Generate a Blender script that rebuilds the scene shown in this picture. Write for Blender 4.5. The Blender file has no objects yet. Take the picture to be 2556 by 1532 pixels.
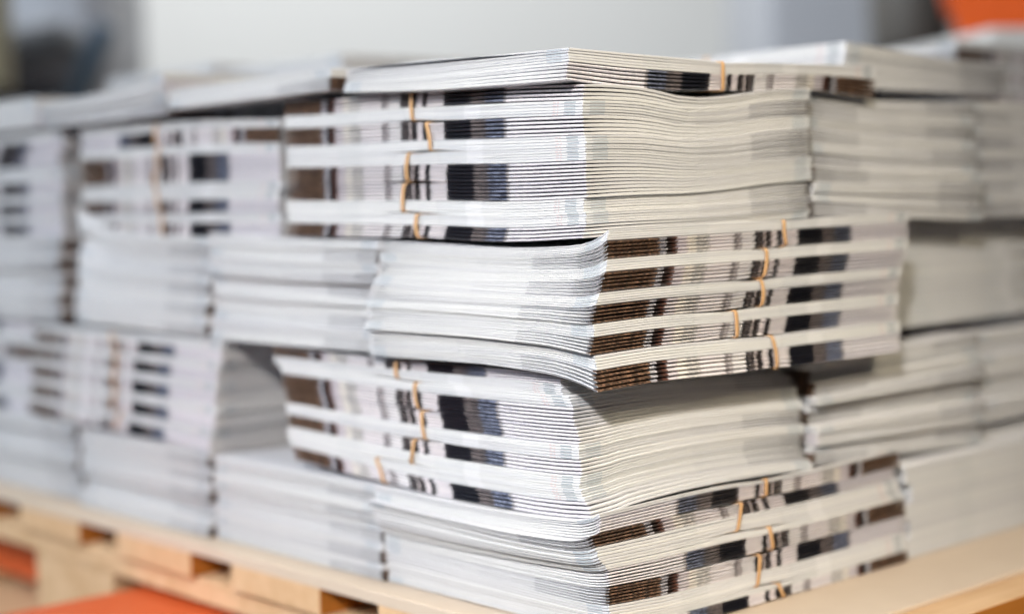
import bpy, math, random
import numpy as np
from mathutils import Matrix, Vector

# ------------------------------------------------------------------ camera
SC = bpy.context.scene
COL = SC.collection
PSI = math.radians(42.3155)            # heading of the piles' right-hand face
CAMZ = 0.463
cam_d = bpy.data.cameras.new("camera")
cam = bpy.data.objects.new("camera", cam_d)
COL.objects.link(cam)
th, ro = math.radians(3.6764), math.radians(-1.3847)
F_ = Vector((0, math.cos(th), -math.sin(th)))
U0 = Vector((0, math.sin(th), math.cos(th)))
R0 = Vector((1, 0, 0))
R_ = R0 * math.cos(ro) + U0 * math.sin(ro)
U_ = -R0 * math.sin(ro) + U0 * math.cos(ro)
mw = Matrix((R_, U_, -F_)).transposed().to_4x4()
mw.translation = (0, 0, CAMZ)
cam.matrix_world = mw
cam_d.sensor_width = 36
cam_d.lens = 55.97
cam_d.clip_start = 0.05
cam_d.clip_end = 60
cam_d.dof.use_dof = True
cam_d.dof.focus_distance = 0.912
cam_d.dof.aperture_fstop = 2.2
SC.camera = cam

# ------------------------------------------------------------------ light
W = bpy.data.worlds.new("World")
SC.world = W
W.use_nodes = True
bg = W.node_tree.nodes["Background"]
bg.inputs[0].default_value = (0.86, 0.90, 1.0, 1)
bg.inputs[1].default_value = 0.04

AX_A = Vector((-math.sin(PSI), math.cos(PSI), 0))   # away to the left
AX_B = Vector((math.cos(PSI), math.sin(PSI), 0))    # away to the right


def lamp(name, loc, target, size, power, col, size_y=None):
    d = bpy.data.lights.new(name, 'AREA')
    d.shape = 'RECTANGLE'
    d.size = size
    d.size_y = size_y or size
    d.energy = power
    d.color = col
    o = bpy.data.objects.new(name, d)
    COL.objects.link(o)
    o.location = loc
    o.rotation_euler = (Vector(target) - Vector(loc)).to_track_quat('-Z', 'Y').to_euler()
    return o


PIV = Vector((0.05, 0.9, 0.38))
key = lamp("key_lamp", PIV + (-AX_A * 1.2 - AX_B * 1.75) + Vector((0, 0, 1.18)), PIV, 0.14, 4.0, (1.0, 0.955, 0.90))
key.data.spread = math.radians(44)
wrm = lamp("warm_right_lamp", PIV + (-AX_A * 1.15 + AX_B * 0.0) + Vector((0, 0, 0.95)), PIV + AX_B * .05, 0.50, 1.45, (1.0, 0.86, 0.60))
wrm.data.spread = math.radians(50)
lamp("cool_left_lamp", PIV + (-AX_B * 2.0 + AX_A * 0.9) + Vector((0, 0, 1.5)), PIV + AX_A * 0.4, 1.6, 62, (0.80, 0.90, 1.0))
lamp("wall_fill_light", (-0.8, 2.9, 2.6), (-0.4, 4.6, 0.9), 1.8, 60, (0.97, 0.985, 1.0), 0.8)  # unseen area light added to brighten the back wall

SC.view_settings.view_transform = 'Standard'
SC.view_settings.look = 'None'
SC.view_settings.exposure = 0.16
SC.view_settings.gamma = 1.0


# ------------------------------------------------------------------ helpers
def lin(c):
    return tuple(((v / 255) / 12.92 if v / 255 <= 0.04045 else ((v / 255 + 0.055) / 1.055) ** 2.4) for v in c)


def tag(o, label=None, cat=None, group=None, kind=None):
    if label: o["label"] = label
    if cat: o["category"] = cat
    if group: o["group"] = group
    if kind: o["kind"] = kind
    return o


def link(name, me, parent=None, loc=None):
    o = bpy.data.objects.new(name, me)
    COL.objects.link(o)
    if parent is not None: o.parent = parent
    if loc is not None: o.location = loc
    return o


def new_mat(name, rough=0.5, spec=0.5, coat=0.0):
    m = bpy.data.materials.new(name)
    m.use_nodes = True
    b = m.node_tree.nodes["Principled BSDF"]
    b.inputs["Roughness"].default_value = rough
    b.inputs["Specular IOR Level"].default_value = spec
    b.inputs["Coat Weight"].default_value = coat
    return m, m.node_tree, b


def node(nt, typ, **kw):
    n = nt.nodes.new(typ)
    for k, v in kw.items():
        setattr(n, k, v)
    return n


def math_node(nt, op, a, b=None, c=None, clamp=False):
    n = nt.nodes.new('ShaderNodeMath')
    n.operation = op
    n.use_clamp = clamp
    for i, v in enumerate((a, b, c)):
        if v is None: continue
        if isinstance(v, (int, float)):
            n.inputs[i].default_value = v
        else:
            nt.links.new(v, n.inputs[i])
    return n.outputs[0]


def mix_col(nt, fac, a, b, mode='MIX'):
    n = nt.nodes.new('ShaderNodeMix')
    n.data_type = 'RGBA'
    n.blend_type = mode
    for sock, v in ((n.inputs[0], fac), (n.inputs[6], a), (n.inputs[7], b)):
        if isinstance(v, (int, float)):
            sock.default_value = v
        elif isinstance(v, tuple):
            sock.default_value = (*v[:3], 1)
        else:
            nt.links.new(v, sock)
    return n.outputs[2]


def ramp(nt, fac, stops, interp='CONSTANT'):
    n = nt.nodes.new('ShaderNodeValToRGB')
    n.color_ramp.interpolation = interp
    el = n.color_ramp.elements
    while len(el) < len(stops): el.new(1.0)
    for e, (p, c) in zip(el, stops):
        e.position = p
        e.color = (*c[:3], 1)
    nt.links.new(fac, n.inputs[0])
    return n.outputs[0]


def noise(nt, vec, scale, detail=3, rough=0.55):
    n = nt.nodes.new('ShaderNodeTexNoise')
    n.inputs["Scale"].default_value = scale
    n.inputs["Detail"].default_value = detail
    n.inputs["Roughness"].default_value = rough
    nt.links.new(vec, n.inputs["Vector"])
    return n.outputs[0]


def mapping(nt, vec, scale, rot=(0, 0, 0)):
    n = nt.nodes.new('ShaderNodeMapping')
    n.inputs["Scale"].default_value = scale
    n.inputs["Rotation"].default_value = rot
    nt.links.new(vec, n.inputs["Vector"])
    return n.outputs[0]


# ------------------------------------------------------------------ materials
L_, S_ = 0.297, 0.210

# print that wraps each spine: (metres from the brown end, sRGB, how mottled)
SPINE = [(0.0, (112, 94, 82), 1.0), (.0435, (186, 190, 202), .55), (.0490, (44, 34, 34), .3), (.0535, (96, 66, 58), .6), (.0590, (214, 208, 214), .12),
         (.0680, (232, 228, 222), .1), (.0760, (204, 206, 208), .4), (.0875, (232, 227, 229), 0.02),
         (.1105, (150, 146, 150), .3), (.1140, (222, 214, 216), .05), (.1160, (160, 156, 160), .2), (.1180, (232, 229, 230), .02),
         (.1300, (38, 38, 44), .2), (.1335, (150, 144, 146), .5), (.1350, (30, 30, 36), .2), (.1385, (214, 206, 208), .3),
         (.1405, (60, 58, 62), .7), (.1470, (234, 226, 228), .03), (.1530, (22, 24, 30), .1), (.1570, (232, 226, 228), .02),
         (.1735, (22, 24, 34), .15), (.1985, (110, 106, 110), .55), (.2130, (26, 32, 48), .3), (.2165, (84, 96, 132), .9), (.2290, (170, 168, 172), .3),
         (.2310, (226, 224, 230), .12)]


def tint(nt, c):
    """each magazine a shade of its own"""
    rnd = node(nt, 'ShaderNodeObjectInfo').outputs['Random']
    k = math_node(nt, 'MULTIPLY_ADD', rnd, 0.16, 0.86)
    cmb = node(nt, 'ShaderNodeCombineXYZ')
    nt.links.new(k, cmb.inputs[0]); nt.links.new(k, cmb.inputs[1])
    nt.links.new(math_node(nt, 'MULTIPLY_ADD', rnd, 0.13, 0.89), cmb.inputs[2])
    return mix_col(nt, 1.0, c, cmb.outputs[0], 'MULTIPLY')


def cover_material():
    m, nt, b = new_mat("printed_cover", 0.33, 0.45, 0.12)
    uv = node(nt, 'ShaderNodeUVMap', uv_map="UVMap").outputs[0]
    sep = node(nt, 'ShaderNodeSeparateXYZ')
    nt.links.new(uv, sep.inputs[0])
    u, s = sep.outputs[0], sep.outputs[1]
    geo = node(nt, 'ShaderNodeTexCoord').outputs['Object']
    wob = noise(nt, mapping(nt, geo, (700, 700, 700)), 1.0, 1)
    uw = math_node(nt, 'ADD', u, math_node(nt, 'MULTIPLY', math_node(nt, 'SUBTRACT', wob, 0.5), 0.0022))
    colr = ramp(nt, uw, [(p / L_, lin(c)) for p, c, k in SPINE])
    mot = ramp(nt, uw, [(p / L_, (k, k, k)) for p, c, k in SPINE])
    n1 = noise(nt, mapping(nt, geo, (520, 520, 1100)), 1.0, 4, 0.7)
    n1 = math_node(nt, 'MULTIPLY', math_node(nt, 'SUBTRACT', n1, 0.42), 5.0, clamp=True)
    dark = mix_col(nt, n1, (0.12, 0.11, 0.11), (2.1, 1.95, 1.8))
    mott = mix_col(nt, mot, (1.0, 1.0, 1.0), dark)
    # the brown picture is broken up by darker upright streaks
    cu = node(nt, 'ShaderNodeCombineXYZ')
    nt.links.new(u, cu.inputs[0])
    strk = noise(nt, mapping(nt, cu.outputs[0], (95, 1, 1)), 1.0, 3, 0.7)
    strk = math_node(nt, 'MULTIPLY', math_node(nt, 'SUBTRACT', strk, 0.40), 6.0, clamp=True)
    strk = mix_col(nt, math_node(nt, 'MULTIPLY', mot, 1.0), (1.0, 1.0, 1.0), mix_col(nt, strk, (0.20, 0.21, 0.24), (1.3, 1.18, 1.08)))
    spine_c = mix_col(nt, 1.0, mix_col(nt, 1.0, colr, mott, 'MULTIPLY'), strk, 'MULTIPLY')
    # near-black picture on the spines, a pale blue highlight painted into its upper half
    hi = ramp(nt, uw, [(0, (0, 0, 0)), (.1985 / L_, (0, 0, 0)), (.2130 / L_, (1, 1, 1)), (.2295 / L_, (.0, .0, .0))])
    up_half = math_node(nt, 'GREATER_THAN', s, 0.0)
    spine_c = mix_col(nt, math_node(nt, 'MULTIPLY', hi, up_half), spine_c, mix_col(nt, n1, lin((56, 60, 76)), lin((158, 166, 192))))
    spine_c = mix_col(nt, math_node(nt, 'MULTIPLY', hi, math_node(nt, 'SUBTRACT', 1.0, up_half)), spine_c, lin((20, 22, 30)))
    # beyond the spine the cover is a pale photograph
    big = noise(nt, mapping(nt, geo, (9, 9, 9)), 1.0, 3)
    page = mix_col(nt, big, lin((206, 206, 210)), lin((228, 227, 226)))
    is_sp = math_node(nt, 'LESS_THAN', math_node(nt, 'ABSOLUTE', s), 0.0035 / S_)
    c = mix_col(nt, is_sp, page, spine_c)
    c = tint(nt, c)
    nt.links.new(c, b.inputs["Base Color"])
    ro_ = math_node(nt, 'MULTIPLY_ADD', noise(nt, mapping(nt, geo, (90, 90, 500)), 1.0, 2), 0.25, 0.24)
    nt.links.new(ro_, b.inputs["Roughness"])
    return m


def page_lines(nt, v, geo, n_lines):
    """thin sheet lines across a magazine's thickness, uneven in strength"""
    wv = math_node(nt, 'SINE', math_node(nt, 'MULTIPLY', v, 6.2832 * n_lines))
    wv = math_node(nt, 'MULTIPLY_ADD', wv, 0.5, 0.5)
    fine = noise(nt, mapping(nt, geo, (25, 25, 5200)), 1.0, 2)
    return math_node(nt, 'MULTIPLY', math_node(nt, 'MULTIPLY_ADD', wv, 0.5, fine), 0.8, clamp=True)


PAPER = lin((226, 225, 222))


def end_material():
    m, nt, b = new_mat("page_ends", 0.62, 0.25)
    uv = node(nt, 'ShaderNodeUVMap', uv_map="UVMap").outputs[0]
    sep = node(nt, 'ShaderNodeSeparateXYZ')
    nt.links.new(uv, sep.inputs[0])
    s, v = sep.outputs[0], sep.outputs[1]
    white_end = math_node(nt, 'GREATER_THAN', v, 1.5)
    v = math_node(nt, 'SUBTRACT', v, math_node(nt, 'MULTIPLY', white_end, 2.0))
    geo = node(nt, 'ShaderNodeTexCoord').outputs['Object']
    base = ramp(nt, s, [(0, lin((120, 120, 122))), (.024 / S_, lin((152, 152, 154))), (.062 / S_, lin((206, 205, 204))), (.112 / S_, lin((216, 215, 212))), (.1915 / S_, lin((176, 187, 194))),
                        (.2035 / S_, lin((214, 218, 222)))])
    plain = math_node(nt, 'MULTIPLY', white_end, math_node(nt, 'LESS_THAN', s, .12 / S_))
    base = mix_col(nt, plain, base, lin((217, 216, 214)))
    ln = page_lines(nt, v, geo, 5)
    c = mix_col(nt, math_node(nt, 'MULTIPLY', ln, 0.42), base, (0.22, 0.22, 0.215), 'MIX')
    # faint printed text that reaches the trimmed edge
    txt = noise(nt, mapping(nt, geo, (420, 420, 2400)), 1.0, 1)
    txt = math_node(nt, 'GREATER_THAN', txt, 0.60)
    c = mix_col(nt, math_node(nt, 'MULTIPLY', txt, 0.14), c, (0.15, 0.15, 0.16))
    rim = math_node(nt, 'GREATER_THAN', math_node(nt, 'ABSOLUTE', math_node(nt, 'SUBTRACT', v, 0.5)), 0.36)
    rim = math_node(nt, 'MAXIMUM', rim, math_node(nt, 'LESS_THAN', s, 0.0006 / S_))
    c = mix_col(nt, math_node(nt, 'MULTIPLY', rim, 0.55), c, lin((236, 236, 236)))
    c = tint(nt, c)
    nt.links.new(c, b.inputs["Base Color"])
    return m


def fore_material():
    m, nt, b = new_mat("page_fore_edges", 0.60, 0.25)
    uv = node(nt, 'ShaderNodeUVMap', uv_map="UVMap").outputs[0]
    sep = node(nt, 'ShaderNodeSeparateXYZ')
    nt.links.new(uv, sep.inputs[0])
    u, v = sep.outputs[0], sep.outputs[1]
    geo = node(nt, 'ShaderNodeTexCoord').outputs['Object']
    w_ = lin((222, 222, 220))
    base = ramp(nt, u, [(0, lin((230, 231, 232))), (.0052 / L_, lin((152, 164, 170))), (.0150 / L_, lin((226, 224, 222))), (.0190 / L_, lin((220, 190, 188))),
                        (.0205 / L_, lin((224, 222, 220))), (.0220 / L_, lin((222, 200, 198))), (.0235 / L_, w_), (.088 / L_, lin((240, 240, 240))), (.103 / L_, lin((214, 216, 216))),
                        (.128 / L_, lin((206, 207, 206))), (.131 / L_, w_), (.150 / L_, lin((228, 228, 226))), (.21 / L_, lin((216, 218, 216))), (.235 / L_, lin((226, 226, 224)))])
    ln = page_lines(nt, v, geo, 4)
    c = mix_col(nt, math_node(nt, 'MULTIPLY', ln, 0.40), base, (0.26, 0.26, 0.255))
    rim = math_node(nt, 'GREATER_THAN', math_node(nt, 'ABSOLUTE', math_node(nt, 'SUBTRACT', v, 0.5)), 0.40)
    c = mix_col(nt, math_node(nt, 'MULTIPLY', rim, 0.5), c, lin((238, 238, 238)))
    c = tint(nt, c)
    nt.links.new(c, b.inputs["Base Color"])
    return m


def rubber_material():
    m, nt, b = new_mat("rubber", 0.55, 0.35)
    geo = node(nt, 'ShaderNodeTexCoord').outputs['Object']
    n = noise(nt, mapping(nt, geo, (160, 160, 160)), 1.0, 3)
    nt.links.new(mix_col(nt, n, lin((176, 134, 92)), lin((212, 172, 126))), b.inputs["Base Color"])
    b.inputs["Subsurface Weight"].default_value = 0.0
    return m


def wood_material(name, c1, c2, scale=(4, 60, 60), rough=0.7):
    m, nt, b = new_mat(name, rough, 0.2)
    geo = node(nt, 'ShaderNodeTexCoord').outputs['Object']
    n = noise(nt, mapping(nt, geo, scale), 1.0, 5, 0.6)
    n2 = noise(nt, mapping(nt, geo, (14, 14, 14)), 1.0, 3)
    f = math_node(nt, 'ADD', math_node(nt, 'MULTIPLY', n, 0.7), math_node(nt, 'MULTIPLY', n2, 0.4), clamp=True)
    c = mix_col(nt, f, lin(c1), lin(c2))
    nt.links.new(c, b.inputs["Base Color"])
    bump = node(nt, 'ShaderNodeBump')
    bump.inputs["Strength"].default_value = 0.25
    bump.inputs["Distance"].default_value = 0.001
    nt.links.new(n, bump.inputs["Height"])
    nt.links.new(bump.outputs[0], b.inputs["Normal"])
    return m


def plain_material(name, c1, c2, scale=8, rough=0.5, spec=0.4):
    m, nt, b = new_mat(name, rough, spec)
    geo = node(nt, 'ShaderNodeTexCoord').outputs['Object']
    n = noise(nt, mapping(nt, geo, (scale,) * 3), 1.0, 4)
    nt.links.new(mix_col(nt, n, lin(c1), lin(c2)), b.inputs["Base Color"])
    return m


M_COVER, M_END, M_FORE, M_RUBBER = cover_material(), end_material(), fore_material(), rubber_material()
M_SHEET = plain_material("fibreboard", (196, 178, 160), (208, 192, 174), 30, 0.65, 0.25)
M_WOOD = wood_material("pallet_pine", (168, 122, 76), (236, 205, 168))
M_WOOD_BOUNCE = wood_material("pallet_pine_side_bounce", (150, 86, 28), (190, 122, 52))  # side grain deepened by orange bounce light painted into the board gaps
M_WALL = plain_material("painted_wall", (222, 221, 217), (228, 228, 225), 1.2, 0.8, 0.2)
M_FLOOR = plain_material("concrete_floor", (92, 88, 84), (120, 116, 112), 3, 0.6, 0.3)
M_ORANGE = plain_material("orange_paint", (196, 84, 40), (216, 100, 52), 12, 0.45, 0.4)
M_GREY = plain_material("grey_enamel", (188, 191, 198), (196, 199, 205), 2, 0.5, 0.4)
M_DARK = plain_material("dark_rubber", (30, 30, 34), (44, 44, 48), 8, 0.6, 0.3)
M_FILM = plain_material("grey_film", (170, 172, 178), (206, 208, 214), 6, 0.4, 0.5)
M_MID = plain_material("mid_grey_enamel", (120, 122, 126), (140, 142, 146), 3, 0.5, 0.4)
M_BLUE = plain_material("blue_grey_strap", (84, 104, 124), (104, 124, 142), 8, 0.5, 0.4)
M_OLIVE = plain_material("kraft_board", (160, 152, 124), (176, 168, 140), 8, 0.7, 0.2)


# ------------------------------------------------------------------ magazines
def curve(pts):
    """smooth monotone-ish interpolation through (t, z) points"""
    if isinstance(pts, (int, float)): return lambda t: np.full_like(np.asarray(t, float), pts)
    xs = np.array([p[0] for p in pts], float)
    ys = np.array([p[1] for p in pts], float)
    n = len(xs)
    d = np.diff(ys) / np.diff(xs)
    mm = np.zeros(n)
    mm[0], mm[-1] = d[0], d[-1]
    for i in range(1, n - 1):
        mm[i] = 0 if d[i - 1] * d[i] <= 0 else 2 * d[i - 1] * d[i] / (d[i - 1] + d[i])

    def f(t):
        t = np.clip(np.asarray(t, float), xs[0], xs[-1])
        i = np.clip(np.searchsorted(xs, t, side='right') - 1, 0, n - 2)
        h = xs[i + 1] - xs[i]
        q = (t - xs[i]) / h
        return ((2 * q ** 3 - 3 * q ** 2 + 1) * ys[i] + (q ** 3 - 2 * q ** 2 + q) * h * mm[i]
                + (-2 * q ** 3 + 3 * q ** 2) * ys[i + 1] + (q ** 3 - q ** 2) * h * mm[i + 1])
    return f


S_HI = [.0012, .003, .006, .010, .016, .024, .034, .046, .06, .08, .10, .12, .14, .16, .176, .188, .198, .205, .2094, .21]
S_LO = [.0012, .004, .010, .022, .045, .08, .12, .16, .19, .2092, .21]
L_HI = [0, .0008, .006, .02, .045, .075, .10, .118, .13, .140, .150, .160, .172, .19, .215, .24, .265, .285, .2962, .297]
L_LO = [0, .0006, .02, .06, .10, .15, .20, .25, .2964, .297]


def magazine_mesh(zfun, flip_s, u_rev, fine, ds, dl, to_local, gap, round_spine):
    """one saddle-stitched magazine. zfun(s_world, l, q) gives the height at depth s_world from the visible
    face, q = 0 underside, 1 top. flip_s: the spine is turned away from the visible face."""
    ss = np.array(S_HI if fine else S_LO)
    ls = np.array(L_HI if fine else L_LO)
    na = 4 if fine else 2
    capx = .0012
    ang = [math.pi / 2 * (k / na) for k in range(na)]          # from spine tip to shoulder
    col_s = [capx * (1 - math.cos(x)) for x in ang]            # s of the cap columns
    col_h = [math.sin(x) for x in ang]
    allS = np.array(col_s + list(ss))
    hfac = np.array(col_h + [1.0] * len(ss))
    hfac[0] = 0.0
    g = 1 - gap * np.exp(-allS / .024)
    g[-1] *= .55
    hfac = hfac * g
    nS, nL = len(allS), len(ls)
    SS, LL = np.meshgrid(allS, ls)
    sw = (S_ - SS if flip_s else SS)
    zb, zt = zfun(sw, LL, 0.0), zfun(sw, LL, 1.0)
    mid, half = (zb + zt) / 2, (zt - zb) / 2 * random.uniform(.86, .955)
    ph, am = random.uniform(0, 6.3), random.uniform(0, .035)
    mid = mid + (zt - zb) * am * np.sin(LL * 26 + ph + SS * 18)
    ef = np.ones(nL)
    ef[0] = ef[-1] = .60
    half = half * hfac[None, :] * ef[:, None]
    top = to_local(sw + ds, LL + dl, mid + half)
    bot = to_local(sw + ds, LL + dl, mid - half)
    verts = np.concatenate([top.reshape(-1, 3), bot.reshape(-1, 3)])
    T = lambda i, j: i * nS + j
    B = lambda i, j: nL * nS + i * nS + j
    faces, mats, uvs = [], [], []
    us = (1 - ls / L_) if u_rev else ls / L_
    for i in range(nL - 1):
        for j in range(nS - 1):
            for V, up in ((T, True), (B, False)):
                q = [(i, j), (i + 1, j), (i + 1, j + 1), (i, j + 1)]
                if not up: q = q[::-1]
                faces.append([V(*x) for x in q])
                mats.append(0)
                uvs.append([(us[x[0]], (allS[x[1]] / S_) * (1 if up else -1) - (0 if up else 1e-5)) for x in q])
        j = nS - 1
        faces.append([T(i, j), T(i + 1, j), B(i + 1, j), B(i, j)])
        mats.append(2)
        uvs.append([(us[i], 1), (us[i + 1], 1), (us[i + 1], 0), (us[i], 0)])
    for i in (0, nL - 1):
        for j in range(nS - 1):
            f = [T(i, j), T(i, j + 1), B(i, j + 1), B(i, j)]
            v0, v1 = .5 + .5 * min(1, hfac[j]), .5 + .5 * min(1, hfac[j + 1])
            t0, t1 = allS[j] / S_, allS[j + 1] / S_
            fu = [(t0, v0), (t1, v1), (t1, 1 - v1), (t0, 1 - v0)]
            if us[i] > .5: fu = [(x, y + 2) for x, y in fu]
            if i: f, fu = f[::-1], fu[::-1]
            faces.append(f)
            mats.append(1)
            uvs.append(fu)
    me = bpy.data.meshes.new("magazine")
    me.from_pydata(verts.tolist(), [], faces)
    for m in (M_COVER, M_END, M_FORE): me.materials.append(m)
    me.polygons.foreach_set("material_index", mats)
    me.polygons.foreach_set("use_smooth", [m == 0 for m in mats])
    lay = me.uv_layers.new(name="UVMap")
    lay.data.foreach_set("uv", [c for f in uvs for p in f for c in p])
    me.validate()
    me.update()
    return me


def band_mesh(zb, zt, lt, lb, to_local, width, fine=True):
    """rubber band round a bundle: visible side leans from lt (top) to lb (underside)"""
    path = []
    n = 22 if fine else 8
    ht = .00055
    for k in range(n + 1):                                       # over the top, from the visible face backwards
        s = -.0004 + (S_ + .0008) * k / n
        path.append((s, lt, float(zt(min(max(s, 0), S_), lt)) + ht * .6, (0, 1)))
    z1, z0 = path[-1][2], float(zb(S_, lb)) - ht * .6
    for k in range(1, 8):
        f = k / 8
        path.append((S_ + .0009, lt + (lb - lt) * f, z1 + (z0 - z1) * f, (1, 0)))
    for k in range(n + 1):
        s = S_ + .0004 - (S_ + .0008) * k / n
        path.append((s, lb, float(zb(min(max(s, 0), S_), lb)) - ht * .6, (0, -1)))
    z0, z1 = path[-1][2], path[0][2]
    bow = random.uniform(-.0016, .0016)
    for k in range(1, 12):
        f = k / 12
        path.append((-.0011 - .0004 * math.sin(math.pi * f), lb + (lt - lb) * f + bow * math.sin(math.pi * f), z0 + (z1 - z0) * f, (-1, 0)))
    ring = [(math.cos(x) * width / 2, math.sin(x) * ht) for x in [math.pi * 2 * k / 8 for k in range(8)]]
    vs, fs = [], []
    m = len(path)
    for s, l, z, nrm in path:
        for w_, h_ in ring:
            vs.append(to_local(np.array(s + nrm[0] * h_), np.array(l + w_), np.array(z + nrm[1] * h_)).reshape(3).tolist())
    for i in range(m):
        for k in range(8):
            a_, b_ = i * 8 + k, i * 8 + (k + 1) % 8
            c_, d_ = ((i + 1) % m) * 8 + (k + 1) % 8, ((i + 1) % m) * 8 + k
            fs.append([a_, b_, c_, d_])
    me = bpy.data.meshes.new("rubber_band")
    me.from_pydata(vs, [], fs)
    me.materials.append(M_RUBBER)
    me.polygons.foreach_set("use_smooth", [True] * len(fs))
    me.update()
    return me


def pile(origin, long_axis, groups, Lt, Lb, Rt, Rb, bands, labels, group_name, fine=False, gap=.16, jit=.0004,
         lift_top=0.0, band_w=.0034, twist=0.0):
    """a pile of banded bundles. origin: its corner nearest the camera. groups: one entry per half bundle, from the
    top: (kind, z_top, z_bottom, shift_top, shift_bottom, magazines); kinds: S spine on the visible long face,
    F fore-edge there, R spine there but turned end for end."""
    tops, bots = (curve(Lt), curve(Rt)), (curve(Lb), curve(Rb))
    ca, sa = math.cos(twist), math.sin(twist)
    A_ = Vector((AX_A.x * ca - AX_A.y * sa, AX_A.x * sa + AX_A.y * ca, 0))
    B_ = Vector((AX_B.x * ca - AX_B.y * sa, AX_B.x * sa + AX_B.y * ca, 0))
    ztop = lambda a, b: tops[0](a) + tops[1](b) - float(tops[0](0.0) + tops[1](0.0)) / 2
    zbot = lambda a, b: bots[0](a) + bots[1](b) - float(bots[0](0.0) + bots[1](0.0)) / 2
    zt0, zb0 = groups[0][1], groups[-1][2]
    H = zt0 - zb0
    # cumulative fractions (from the underside) of every magazine boundary, at the near and the far end of S
    near = [g[1] - g[2] for g in groups]
    mS = np.mean([n for n, g in zip(near, groups) if g[0] != 'F'] or near)
    mF = np.mean([n for n, g in zip(near, groups) if g[0] == 'F'] or near)
    far = [n * (mS / mF if g[0] == 'F' else mF / mS) for n, g in zip(near, groups)]
    near, far = np.array(near) / sum(near), np.array(far) / sum(far)
    out = []
    up_n = up_f = 1.0
    gi = 0
    while gi < len(groups):
        pair = groups[gi:gi + 2]
        bi = gi // 2
        lab = labels[bi] if bi < len(labels) else labels[-1]
        root = bpy.data.objects.new("magazine_bundle", None)
        root.empty_display_size = .05
        COL.objects.link(root)
        tag(root, lab, "magazine bundle", group_name)
        bfrac = 1 - sum(near[:gi + len(pair)])
        base = Vector((origin[0], origin[1], 0)) + A_ * (L_ if long_axis == 'a' else S_) / 2 + B_ * (S_ if long_axis == 'a' else L_) / 2
        base.z = zb0 + H * bfrac
        root.location = base
        lt, lb = bands[bi % len(bands)]
        top_n, top_f = up_n, up_f
        bot_n = top_n - sum(near[gi:gi + len(pair)])
        bot_f = top_f - sum(far[gi:gi + len(pair)])
        lbm = (lt + lb) / 2

        def to_local(s, l, z, base=base):
            s, l, z = np.broadcast_arrays(s, l, z)
            p, q = (l, s) if long_axis == 'a' else (s, l)
            return np.stack([origin[0] + A_.x * p + B_.x * q - base.x, origin[1] + A_.y * p + B_.y * q - base.y, z - base.z], -1)

        def height(s, l, fn, ff, bt=(top_n, top_f, bot_n, bot_f), lbm=lbm):
            """height of the boundary with near/far fractions fn, ff"""
            w_ = np.clip(s / S_, 0, 1)
            w_ = w_ * w_ * (3 - 2 * w_)
            fr = fn * (1 - w_) + ff * w_
            tp = bt[0] * (1 - w_) + bt[1] * w_
            bo = bt[2] * (1 - w_) + bt[3] * w_
            a, b = (l, s) if long_axis == 'a' else (s, l)
            z = zbot(a, b) + (ztop(a, b) - zbot(a, b)) * fr
            rel = (fr - bo) / np.maximum(tp - bo, 1e-6)
            pin = .0011 * np.exp(-((l - lbm) / .017) ** 2)
            return z - (rel - .5) * 2 * pin
        for k, (ty, z1, z0, sh1, sh0, nm) in enumerate(pair):
            fn0, ff0 = near[gi + k], far[gi + k]
            wts = np.array([1 + random.uniform(-.10, .10) for _ in range(nm)])
            cum = np.concatenate([[0], np.cumsum(wts) / wts.sum()])
            for q in range(nm):
                a1, a0 = (up_n - fn0 * cum[q], up_f - ff0 * cum[q]), (up_n - fn0 * cum[q + 1], up_f - ff0 * cum[q + 1])
                first = (gi == 0 and k == 0 and q == 0)

                def zf(s, l, v, a1=a1, a0=a0, first=first, height=height):
                    z = height(s, l, *(a1 if v else a0))
                    if first and lift_top and not v:             # the loose top magazine arches off the next one
                        a = l if long_axis == 'a' else s
                        z = z + lift_top * np.sin(np.pi * np.clip(a / S_, 0, 1) ** 1.5) ** 1.4
                    return z
                sh = sh1 + (sh0 - sh1) * (q + .5) / nm
                rev = (ty in 'SR')
                if long_axis == 'a':
                    u_rev = ty == 'S'
                else:
                    u_rev = ty in 'FR'
                me = magazine_mesh(zf, ty == 'F', u_rev, fine, random.uniform(-jit, jit) * .7,
                                   sh + random.uniform(-jit, jit), to_local, gap if rev else gap * .9, True)
                link("magazine", me, root)
            up_n -= fn0
            up_f -= ff0
        zt_ = lambda s, l, height=height, t=(top_n, top_f): height(np.array(s), np.array(l), *t)
        zb_ = lambda s, l, height=height, t=(bot_n, bot_f): height(np.array(s), np.array(l), *t)
        link("rubber_band", band_mesh(zb_, zt_, lt, lb, to_local, band_w, fine), root)
        out.append(root)
        gi += len(pair)
    return out


def at(layer, oa=0.0, ob=0.0):
    c = {0: (.0327, .9018), 1: (.0409, .9098), 2: (.0515, .8926), 3: (.0368, .9120), 4: (.0500, .8965)}[layer]
    return (c[0] + AX_A.x * oa + AX_B.x * ob, c[1] + AX_A.y * oa + AX_B.y * ob)


ORD = ["topmost", "second", "third", "fourth", "lowest"]
random.seed(4)

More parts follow.
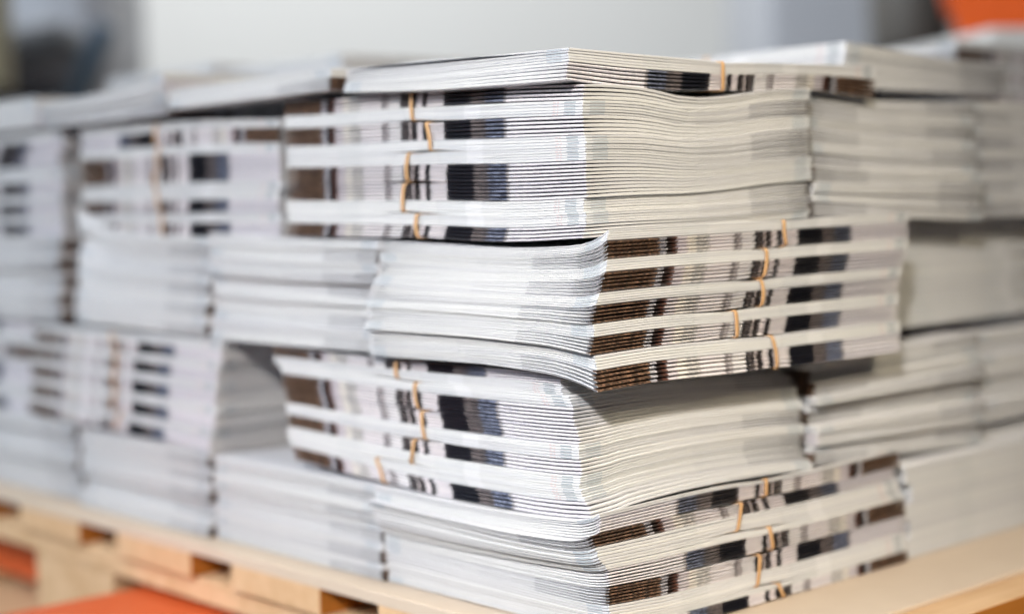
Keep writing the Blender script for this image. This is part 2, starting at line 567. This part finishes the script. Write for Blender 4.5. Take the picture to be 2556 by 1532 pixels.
# ---- the sharp corner stack --------------------------------------------------
GC = "banded magazine bundles of the sharp corner stack"
pile(at(0), 'b', [('F', .5504, .5426, .0034, .0031, 5), ('R', .5426, .5318, .0025, .0005, 5)],
     [(0, .5504), (.0895, .552), (.2123, .5552)], [(0, .5318), (.1038, .5341), (.2081, .5392)],
     [(0, .5504), (.1223, .5486), (.2858, .5519)], [(0, .5318), (.0692, .5286), (.1355, .5293), (.2163, .5336), (.2975, .5293)],
     [(.1363, .1359)], ["bundle crowning the sharp corner stack, banded on the right face"], GC, True, gap=.3, lift_top=.0030)
pile(at(1), 'a', [('S', .5303, .5208, -.0042, -.0029, 4), ('F', .5208, .5125, -.0029, -.0024, 5), ('S', .5125, .501, -.0024, -.003, 5), ('F', .501, .4944, -.0043, -.0045, 4),
                  ('F', .4944, .4869, -.0045, -.0042, 5), ('S', .4869, .4762, -.0042, -.0039, 5), ('S', .4762, .4654, -.0043, -.0039, 5), ('F', .4654, .4579, -.0019, -.0017, 5),
                  ('F', .4579, .4506, -.0037, -.0035, 5), ('S', .4506, .4424, -.0032, .0004, 4)],
     [(0, .5303), (.063, .5334), (.121, .5349), (.1757, .5368), (.2499, .5373), (.3012, .5392)], [(0, .4424), (.0664, .4402), (.1209, .4419), (.2448, .4439), (.2975, .4448)],
     [(0, .5303), (.02, .5307), (.0453, .5300), (.0931, .5249), (.1244, .5263), (.1672, .5317), (.2053, .5336)], [(0, .4424), (.1225, .4461), (.2112, .4492)],
     [(.1501, .1497), (.136, .1327), (.1548, .1565), (.1599, .1624), (.1481, .1475)],
     ["bundle just under the crowning one, its right face dipping below a black gap"] +
     [f"{o} of five bundles in the sharp stack's dark-spined upper block" for o in ORD[1:]], GC, True, gap=.32)
pile(at(2), 'b', [('F', .4479, .4417, .0054, .0032, 5), ('S', .4417, .4312, .0038, .0042, 5), ('F', .4312, .4241, .0042, .0017, 5), ('S', .4241, .4127, .0017, -.002, 5),
                  ('F', .4127, .4057, -.003, -.0065, 5), ('S', .4057, .3953, -.0058, -.0097, 5), ('F', .3951, .388, -.0078, -.008, 5), ('S', .388, .3776, -.008, -.0116, 5),
                  ('F', .3773, .3688, -.008, -.0069, 5), ('S', .3688, .3556, -.0072, -.0056, 5)],
     [(0, .4479), (.0096, .4425), (.0287, .4387), (.0796, .4371), (.1465, .4392), (.2036, .4412)], [(0, .3556), (.016, .3602), (.0362, .3638), (.0615, .3654), (.104, .3669), (.2135, .3662)],
     [(0, .4479), (.1603, .4498), (.2948, .4513)], [(0, .3556), (.0492, .3571), (.1438, .3555), (.2934, .3551)],
     [(.1623, .164), (.1442, .141), (.1389, .1385), (.1138, .1146), (.1487, .1529)],
     ["topmost bundle with brown mottled spines facing right, its corner curling up"] +
     [f"{o} of five bundles with brown mottled spines facing right at mid height" for o in ORD[1:4]] +
     ["lowest bundle of the brown-spined block, its corner curling down over the recessed block"], GC, True, gap=.44)
pile(at(3), 'a', [('S', .3641, .3582, .0153, .0137, 4), ('F', .3582, .3518, .0134, .0129, 5), ('F', .3518, .3451, .0077, .0045, 4), ('S', .3451, .334, .0045, .0042, 5),
                  ('S', .334, .3236, .0028, -.0002, 5), ('F', .3236, .315, -.0002, .0004, 5), ('S', .315, .3057, -.0007, -.0014, 4), ('F', .3057, .2980, 0, .0002, 5),
                  ('F', .298, .2909, -.0005, -.0036, 5), ('S', .2909, .2813, -.0047, -.0091, 4)],
     [(0, .3641), (.1692, .3635), (.2945, .3642)], [(0, .2813), (.0393, .2785), (.1133, .2782), (.1806, .28), (.2847, .2852)],
     [(0, .3641), (.06, .363), (.2099, .356)], [(0, .2813), (.0213, .2826), (.0379, .2850), (.0958, .287), (.1591, .2859), (.2152, .2826)],
     [(.1674, .1671), (.1483, .1461), (.1423, .1398), (.1512, .155), (.1919, .1846)],
     ["topmost bundle of the recessed block, half hidden under the curled one"] +
     [f"{o} of five bundles in the recessed lower block whose dark spines face left" for o in ORD[1:4]] +
     ["lowest bundle of the recessed block, its corner flaring out above the bottom block"], GC, True, gap=.32, jit=.0006)
pile(at(4), 'b', [('F', .2873, .2847, -.0042, -.0043, 2), ('R', .2847, .2759, -.0043, -.0046, 5), ('S', .2759, .2683, -.0122, -.0081, 4), ('F', .2683, .2587, -.0081, -.005, 5),
                  ('F', .2587, .2541, -.0024, .0002, 3), ('R', .2541, .2436, .0022, .0023, 6), ('S', .2436, .2329, .0023, .002, 6), ('F', .2329, .224, .002, .0031, 5),
                  ('F', .224, .2205, .0041, .0039, 3), ('R', .2205, .2137, .0039, .0036, 4)],
     [(0, .2873), (.006, .284), (.02, .2805), (.093, .2776), (.2055, .2788)], .2137,
     [(0, .2873), (.0881, .2890), (.1838, .2872), (.2913, .2890)], [(0, .2137), (.06, .2092), (.2, .2078), (.297, .2078)],
     [(.1444, .1442), (.1198, .1154), (.1471, .15), (.1372, .1339), (.1555, .1614)],
     ["topmost bundle of the bottom corner block, pale spine ends beside the flaring corner", "second bundle of the bottom corner block, brown mottled spines near the corner",
      "third bundle of the bottom corner block, black print towards its middle", "fourth bundle of the bottom corner block, brown mottled spines near the frame's lower edge",
      "lowest bundle of the corner stack, resting on the tan board"], GC, True, gap=.32, jit=.0006)


# ---- blurred neighbours --------------------------------------------------------
def plain_groups(z1, z0, order, shift=.0025, n=5, slant=0.0):
    """evenly split half bundles, thick on the spine side"""
    w_ = [(1.22 if k != 'F' else .80) * random.uniform(.9, 1.1) for k in order]
    tot = sum(w_)
    z = z1
    out = []
    sh = 0.0
    for i, (k, x) in enumerate(zip(order, w_)):
        zn = z - (z1 - z0) * x / tot
        if i % 2 == 0: sh = random.uniform(-shift, shift)
        s2 = sh + random.uniform(-shift, shift) * .4
        sl = slant * (i + .5) / len(order)
        out.append((k, z, zn, sh + sl, s2 + sl, n))
        z = zn
    return out


def side(z, n, ends):
    """gently uneven edge profile"""
    return [(0, z + ends[0]), (n * .5, z + random.uniform(-.0008, .0008)), (n, z + ends[1])]


def neighbour(layer, oa, ob, axis, z1, z0, order, phrase, gname, Lt=None, Lb=None, Rt=None, Rb=None, band=.14, twist=0.0, shift=.0055, slant=0.0):
    la, lb_ = (L_, S_) if axis == 'a' else (S_, L_)
    nb = len(order) // 2
    names = {1: [""], 2: ["upper", "lower"], 3: ["topmost", "middle", "lowest"], 5: ORD, 4: ["topmost", "second", "third", "lowest"]}[nb]
    labs = [(f"{x} bundle in {phrase}" if x else phrase) for x in names]
    bands = [(band + random.uniform(-.008, .008), band + random.uniform(-.008, .008)) for _ in range(nb)]
    return pile(at(layer, oa, ob), axis, plain_groups(z1, z0, order, shift, slant=slant), Lt or side(z1, la, (0, 0)), Lb or z0, Rt or z1, Rb or z0,
                bands, labs, gname, False, twist=twist)


RB4 = [(0, .2137), (.06, .2092), (.2, .2078), (.297, .2078)]
GL = "blurred banded magazine bundles left of the sharp stack"
GR = "blurred banded magazine bundles right of the sharp stack"
GB = "blurred bundles lying on the piles behind"
# left: top layer
neighbour(0, .2225, .004, 'b', .5560, .5410, "FS", "thin slanting bundle on top just left of the crowning bundle", GL,
          Lt=[(0, .5562), (.21, .5565)], Lb=[(0, .5425), (.21, .5425)])
neighbour(0, .4440, .002, 'b', .5660, .5390, "FRFS", "the pair of bundles on top at the far left", GL,
          Lt=[(0, .5765), (.08, .5680), (.21, .5640)], Lb=[(0, .5385), (.21, .5390)])
neighbour(0, .6640, .002, 'b', .5660, .5400, "FR", "top bundle cut by the left edge of the frame", GL)
# left: dark-spined upper layer
neighbour(1, .3085, .004, 'a', .5300, .4440, "FRFSSFFSFS", "the blurred dark-printed upper block left of the sharp stack", GL,
          Lt=[(0, .5260), (.12, .5310), (.297, .5330)], band=.165)
neighbour(1, .6420, .004, 'a', .5370, .4440, "FSSFFSFSFS", "the upper block beyond the dark gap at far left", GL, band=.16)
# left: pale page-edge layer
neighbour(2, .2125, .004, 'b', .4420, .3665, "FSFSSFFSFS", "the smooth pale block directly left of the curling one", GL,
          Lt=[(0, .4410), (.10, .4425), (.21, .4470)], Lb=[(0, .3668), (.1, .3668), (.21, .3672)], shift=.006)
neighbour(2, .4235, .005, 'b', .4440, .3665, "FSFSFSFSFS", "the pale block whose top curls up beside the dark gap", GL,
          Lt=[(0, .4425), (.12, .4470), (.18, .4560), (.205, .4690)], Lb=[(0, .3675), (.205, .3720)], shift=.006)
neighbour(2, .6600, .004, 'b', .4460, .3700, "FSFSFSFSFS", "the pale block beyond the dark gap at left edge", GL)
# left: lower dark-spined layer beyond the hollow
neighbour(3, .3750, .000, 'a', .3655, .2810, "FSFSFSFSFS", "the lower block left of the dark hollow", GL,
          Lt=[(0, .3655), (.297, .3665)], Lb=[(0, .2800), (.297, .2870)], band=.165, twist=.02, shift=.004, slant=.028)
neighbour(3, .7020, .004, 'a', .3680, .2840, "SFFRFSSFFS", "the lower block cut by the left edge of the frame", GL)
# left: bottom pale layer
neighbour(4, .2080, .000, 'b', .2780, .2137, "FSFSFSFSFS", "the bottom pale block directly left of the corner block", GL, shift=.004, twist=-.01, Rb=RB4)
neighbour(4, .4230, .002, 'b', .2800, .2137, "FSFSFSFSFS", "the bottom pale block below the hanging lower-left spines", GL, shift=.004, Rb=RB4)
neighbour(4, .6400, .002, 'b', .2830, .2137, "FSFSFSFSFS", "the bottom pale block at the left edge of the frame", GL, shift=.004, Rb=RB4)
# right
neighbour(1, .004, .2150, 'a', .5340, .4500, "FRFRFRRFFR", "the blurred upper block right of the sharp stack", GR,
          Rt=[(0, .5335), (.07, .5290), (.21, .5310)], Rb=[(0, .4505), (.21, .4430)], shift=.006)
neighbour(1, .010, .4260, 'a', .5330, .4440, "FRFRFRFRFR", "the upper block cut by the right edge of the frame", GR, shift=.006)
neighbour(2, .040, .3040, 'b', .4430, .3660, "FFFFFFFFFF", "the shaded mid-height block beyond the brown-spined one", GR, band=.25,  shift=.012, twist=.03)
neighbour(3, .002, .2175, 'a', .3540, .2830, "FRRFFRFSFR", "the blurred lower block right of the recessed one", GR,
          Rt=[(0, .3500), (.21, .3560)], Rb=[(0, .2835), (.21, .2740)], shift=.007)
neighbour(3, .006, .4330, 'a', .3560, .2720, "FSFSFSFSFS", "the lower block cut by the right edge of the frame", GR, shift=.007)
neighbour(4, .004, .3080, 'b', .2730, .2078, "FFFFFFFFFF", "the bottom right block standing on the tan board", GR, band=.25,  shift=.006)
# bundles on the piles behind
neighbour(0, .026, .3080, 'a', .5720, .5400, "FFFF", "the pile on top behind the crowning bundle's right end", GB,
          Rt=[(0, .5720), (.21, .5610)])
neighbour(0, .540, .2400, 'b', .6040, .5450, "FFFFFFFF", "the white-topped pile behind the upper left bundles", GB, twist=-.02)
neighbour(0, .755, .2420, 'b', .6120, .5450, "FFFFFFFF", "the white-topped pile behind, further left", GB, twist=.02)
neighbour(0, .090, .5450, 'b', .5900, .5400, "FSFSFS", "the pile top below the orange crate at right", GB)
neighbour(1, .320, .2200, 'a', .5430, .4450, "FSFSFSFSFS", "the second-row block under the white-topped pile", GB)
neighbour(1, .625, .2200, 'a', .5430, .4450, "FSFSFSFSFS", "the second-row block at the far left", GB)
neighbour(1, .010, .6400, 'a', .5400, .4450, "FSFSFSFSFS", "the rear block at the far right", GB)


# ------------------------------------------------------------------ boxes
def box_mesh(name, size, mat, bevel=0.0, mats=None):
    import bmesh
    bm = bmesh.new()
    bmesh.ops.create_cube(bm, size=1.0)
    for v in bm.verts:
        v.co = Vector((v.co.x * size[0], v.co.y * size[1], v.co.z * size[2]))
    if bevel:
        bmesh.ops.bevel(bm, geom=list(bm.edges), offset=bevel, segments=3, profile=.6, affect='EDGES')
    me = bpy.data.meshes.new(name)
    bm.to_mesh(me)
    bm.free()
    me.materials.append(mat)
    return me


ROT_Z = math.atan2(AX_B.y, AX_B.x)
ORG4 = Vector((*at(4), 0))


def frame_pt(a, b, z):
    return ORG4 + AX_A * a + AX_B * b + Vector((0, 0, z))


def box_ab(name, a0, a1, b0, b1, z0, z1, mat, parent=None, bevel=.0015):
    """box in the pallet's own directions; local x runs along b, local y along a"""
    me = box_mesh(name, (b1 - b0, a1 - a0, z1 - z0), mat, bevel)
    c = frame_pt((a0 + a1) / 2, (b0 + b1) / 2, (z0 + z1) / 2)
    if parent is None:
        o = link(name, me, None, c)
        o.rotation_euler = (0, 0, ROT_Z)
    else:
        o = link(name, me, parent)
        o.location = (c - parent.location) @ Matrix.Rotation(-ROT_Z, 3, 'Z').transposed() if False else Matrix.Rotation(-ROT_Z, 3, 'Z') @ (c - parent.location)
    return o


def root_ab(name, a, b, z):
    o = bpy.data.objects.new(name, None)
    COL.objects.link(o)
    o.location = frame_pt(a, b, z)
    o.rotation_euler = (0, 0, ROT_Z)
    return o


# tan sheet under the magazines, then the pallet: deck boards run along b, stringers along a
def sheet_mesh():
    a0, a1, b0, b1 = -.070, 1.10, -.018, .82
    bs = [b0, b0 + .0006, 0, .01, .02, .03, .04, .05, .06, .09, .2, .5, b1 - .0006, b1]
    as_ = [a0, a0 + .0006] + [a0 + (a1 - a0) * k / 24 for k in range(1, 24)] + [a1 - .0006, a1]

    def top(b):
        q = min(max(b / .06, 0), 1)
        return .2075 + .0055 * (1 - q * q * (3 - 2 * q))
    vs, fs = [], []
    for a in as_:
        for b in bs:
            e = .0006 if (a in (a0, a1) or b in (b0, b1)) else 0
            vs.append(tuple(frame_pt(a, b, top(b) - e)))
    n, m = len(as_), len(bs)
    for a in as_:
        for b in bs:
            vs.append(tuple(frame_pt(a, b, .2046)))
    for i in range(n - 1):
        for k in range(m - 1):
            q = [i * m + k, i * m + k + 1, (i + 1) * m + k + 1, (i + 1) * m + k]
            fs.append(q[::-1])
            fs.append([x + n * m for x in q])
    for i in range(n - 1):
        for k in (0, m - 1):
            q = [i * m + k, (i + 1) * m + k, (i + 1) * m + k + n * m, i * m + k + n * m]
            fs.append(q[::-1] if k == 0 else q)
    for k in range(m - 1):
        for i in (0, n - 1):
            q = [i * m + k, i * m + k + 1, i * m + k + 1 + n * m, i * m + k + n * m]
            fs.append(q if i == 0 else q[::-1])
    me = bpy.data.meshes.new("fibreboard_sheet")
    me.from_pydata(vs, [], fs)
    me.materials.append(M_SHEET)
    return me


sheet = link("fibreboard_sheet", sheet_mesh())
tag(sheet, "thin tan fibreboard sheet lying between the magazines and the pallet", "board")

pal = root_ab("wooden_pallet", .5, .4, .0600)
tag(pal, "pale pine pallet with gaps between its deck boards under the tan sheet", "pallet")
ZT = .2043
DECK = [(-.100, .015), (.080, .192), (.2575, .369), (.426, .541), (.605, .718), (.780, .895), (.955, 1.07)]
for a0, a1 in DECK:
    db = box_ab("deck_board", a0, a1, -.018, .80, .1850, ZT, M_WOOD, pal, .0012)
    db.data.materials.append(M_WOOD_BOUNCE)
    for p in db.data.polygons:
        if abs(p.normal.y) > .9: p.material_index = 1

for b0, b1 in ((-.012, .085), (.34, .44), (.695, .795)):
    box_ab("stringer_board", -.100, 1.07, b0, b1, .1660, .1848, M_WOOD, pal, .0012)
for a0, a1 in ((-.100, .040), (.565, .705), (.930, 1.07), (.200, .335)):
    for b0, b1 in ((-.010, .085), (.342, .438), (.697, .793)):
        box_ab("block", a0, a1, b0, b1, .0902, .1658, M_WOOD, pal, .002)
for b0, b1 in ((-.012, .085), (.34, .44), (.695, .795)):
    box_ab("bottom_board", -.100, 1.07, b0, b1, .0700, .0900, M_WOOD, pal, .0012)

# hand pallet truck: its two forks lie in the pallet's openings
trk = root_ab("pallet_truck", .62, .9, 0)
tag(trk, "orange pallet truck whose forks run under the pallet", "pallet truck")
for a0, a1, tip in ((.370, .528, -.34), (.735, .893, .03)):
    fk = box_ab("fork", a0, a1, tip, 1.0, .112, .160, M_ORANGE, trk, .006)
    import bmesh
    for wb in (tip + .12,):
        bm = bmesh.new()
        bmesh.ops.create_cone(bm, cap_ends=True, segments=24, radius1=.04, radius2=.04, depth=.07, matrix=Matrix.Rotation(math.pi / 2, 4, 'X'))
        me = bpy.data.meshes.new("wheel")
        bm.to_mesh(me); bm.free()
        me.materials.append(M_DARK)
        w_ = link("wheel", me, trk)
        w_.location = Matrix.Rotation(-ROT_Z, 3, 'Z') @ (frame_pt((a0 + a1) / 2, wb, .0405) - trk.location)
        ax = box_ab("fork_bracket", (a0 + a1) / 2 - .05, (a0 + a1) / 2 + .05, wb - .012, wb + .012, .03, .1115, M_DARK, trk, .003)
box_ab("crossbar", .370, .893, 1.0, 1.10, .112, .36, M_ORANGE, trk, .01)
box_ab("handle", .62, .645, 1.06, 1.085, .361, .50, M_DARK, trk, .005)

# ------------------------------------------------------------------ surroundings, far out of focus
def box_w(name, c, size, rz, mat, parent=None, bevel=.01):
    me = box_mesh(name, size, mat, bevel)
    o = link(name, me, parent)
    if parent is not None:
        o.location = Vector(c) - parent.location
    else:
        o.location = c
    o.rotation_euler = (0, rz[1], rz[0]) if isinstance(rz, tuple) else (0, 0, rz)
    return o


def plane(name, x0, x1, y0, y1, z, mat):
    me = bpy.data.meshes.new(name)
    me.from_pydata([(x0, y0, z), (x1, y0, z), (x1, y1, z), (x0, y1, z)], [], [(0, 1, 2, 3)])
    me.materials.append(mat)
    return tag(link(name, me), kind="structure")


plane("floor", -8, 8, -4, 6, 0, M_FLOOR)
wall = box_w("back_wall", (0, 4.9, 1.5), (16, .2, 3.1), 0, M_WALL)
tag(wall, kind="structure")

cab = bpy.data.objects.new("grey_cabinet", None)
COL.objects.link(cab); cab.location = (.767, 3.8, 0)
tag(cab, "grey enamelled machine cabinet standing blurred before the wall, right of centre", "cabinet")
box_w("cabinet_body", (.78, 4.05, .55), (.36, .5, 1.1), .05, M_GREY, cab, .03)
box_w("cabinet_plinth", (.78, 4.05, -.001 + .016), (.32, .44, .03), .05, M_DARK, cab, .003)

tbl = bpy.data.objects.new("work_table", None)
COL.objects.link(tbl); tbl.location = (.95, 2.2, 0)
tag(tbl, "light work table carrying the orange crate at the right edge", "table")
box_w("table_top", (.95, 2.2, .636), (.90, .6, .03), .16, M_WALL, tbl, .004)
for dx, dy in ((-.4, -.2), (.4, -.2), (.4, .2), (-.4, .2)):
    box_w("leg", (.95 + dx, 2.2 + dy, .31), (.035, .035, .62), .16, M_GREY, tbl, .003)

crate = bpy.data.objects.new("orange_crate", None)
COL.objects.link(crate); crate.location = (.917, 2.258, .652)
tag(crate, "bright orange crate on the table in the upper right corner", "crate")


def shell(name, w0, w1, d0, d1, h, t, mat, parent, off=(0, 0, 0), rz=0.0):
    """open-topped tapered tray: w0/d0 at the bottom, w1/d1 at the top"""
    import bmesh
    bm = bmesh.new()

    def ringv(w, d, z):
        return [bm.verts.new((sx * w / 2, sy * d / 2, z)) for sx, sy in ((-1, -1), (1, -1), (1, 1), (-1, 1))]
    o0, o1 = ringv(w0, d0, 0), ringv(w1, d1, h)
    i1, i0 = ringv(w1 - 2 * t, d1 - 2 * t, h), ringv(w0 - 2 * t, d0 - 2 * t, t)
    for A, B in ((o0, o1), (o1, i1), (i1, i0)):
        for k in range(4):
            bm.faces.new((A[k], A[(k + 1) % 4], B[(k + 1) % 4], B[k]))
    bm.faces.new(o0[::-1]); bm.faces.new(i0)
    bmesh.ops.bevel(bm, geom=list(bm.edges), offset=t * .3, segments=2, profile=.6, affect='EDGES')
    me = bpy.data.meshes.new(name)
    bm.to_mesh(me); bm.free()
    me.materials.append(mat)
    o = link(name, me, parent, off)
    o.rotation_euler = (0, 0, rz)
    return o


crate.rotation_euler = (0, 0, -.30)
M_CRATE = plain_material("orange_plastic", (230, 92, 22), (236, 102, 30), 12, 0.4, 0.4)
shell("crate_body", .52, .56, .36, .40, .085, .006, M_CRATE, crate)
M_ORANGE2 = plain_material("light_orange_plastic", (238, 112, 40), (244, 128, 58), 12, 0.4, 0.4)
shell("crate_rim", .585, .53, .425, .37, .10, .006, M_ORANGE2, crate, (0, 0, .086))

bin_ = bpy.data.objects.new("waste_bin", None)
COL.objects.link(bin_); bin_.location = (.757, 3.0, 0)
tag(bin_, "dark grey bin showing as a blurred blob left of the orange crate", "bin")


def lathe(name, prof, mat, parent, seg=32):
    vs, fs = [], []
    for r, z in prof:
        for k in range(seg):
            x = 2 * math.pi * k / seg
            vs.append((r * math.cos(x), r * math.sin(x), z))
    for i in range(len(prof) - 1):
        for k in range(seg):
            a_, b_ = i * seg + k, i * seg + (k + 1) % seg
            fs.append((a_, b_, b_ + seg, a_ + seg))
    me = bpy.data.meshes.new(name)
    me.from_pydata(vs, [], fs)
    me.materials.append(mat)
    me.polygons.foreach_set("use_smooth", [True] * len(fs))
    return link(name, me, parent)


M_BIN = plain_material("dark_grey_plastic", (88, 86, 82), (108, 104, 98), 6, 0.5, 0.4)
lathe("bin_body", [(.0, .72), (.07, .72), (.075, .74), (.085, 1.1), (.08, 1.1), (.07, .76), (0, .75)], M_BIN, bin_)
lathe("bin_pedestal", [(.0, .0), (.09, .0), (.09, .02), (.02, .04), (.02, .719), (0, .719)], M_BIN, bin_)

mach = bpy.data.objects.new("print_machine", None)
COL.objects.link(mach); mach.location = (-1.15, 3.0, 0)
tag(mach, "blurred grey print-shop machine with a slanting blue-grey bar at upper left", "machine")
box_w("machine_body", (-1.19, 3.15, .34), (.80, .6, .66), .05, M_FILM, mach, .04)
box_w("hood", (-1.17, 3.2, .855), (.84, .5, .36), .05, M_FILM, mach, .10)
box_w("feed_tray", (-1.06, 2.86, .735), (.60, .26, .04), (.05, -.16), M_MID, mach, .02)
box_w("support_bar", (-.735, 2.78, .69), (.035, .035, .22), (.0, .42), M_BLUE, mach, .008)
box_w("control_panel", (-1.0, 2.84, .62), (.10, .04, .05), .05, M_BIN, mach, .01)

carton = box_w("kraft_carton", (-.845, 2.45, .76), (.16, .2, .20), .2, M_OLIVE, None, .006)
tag(carton, "olive brown carton blurred at the top left edge of the frame", "carton")
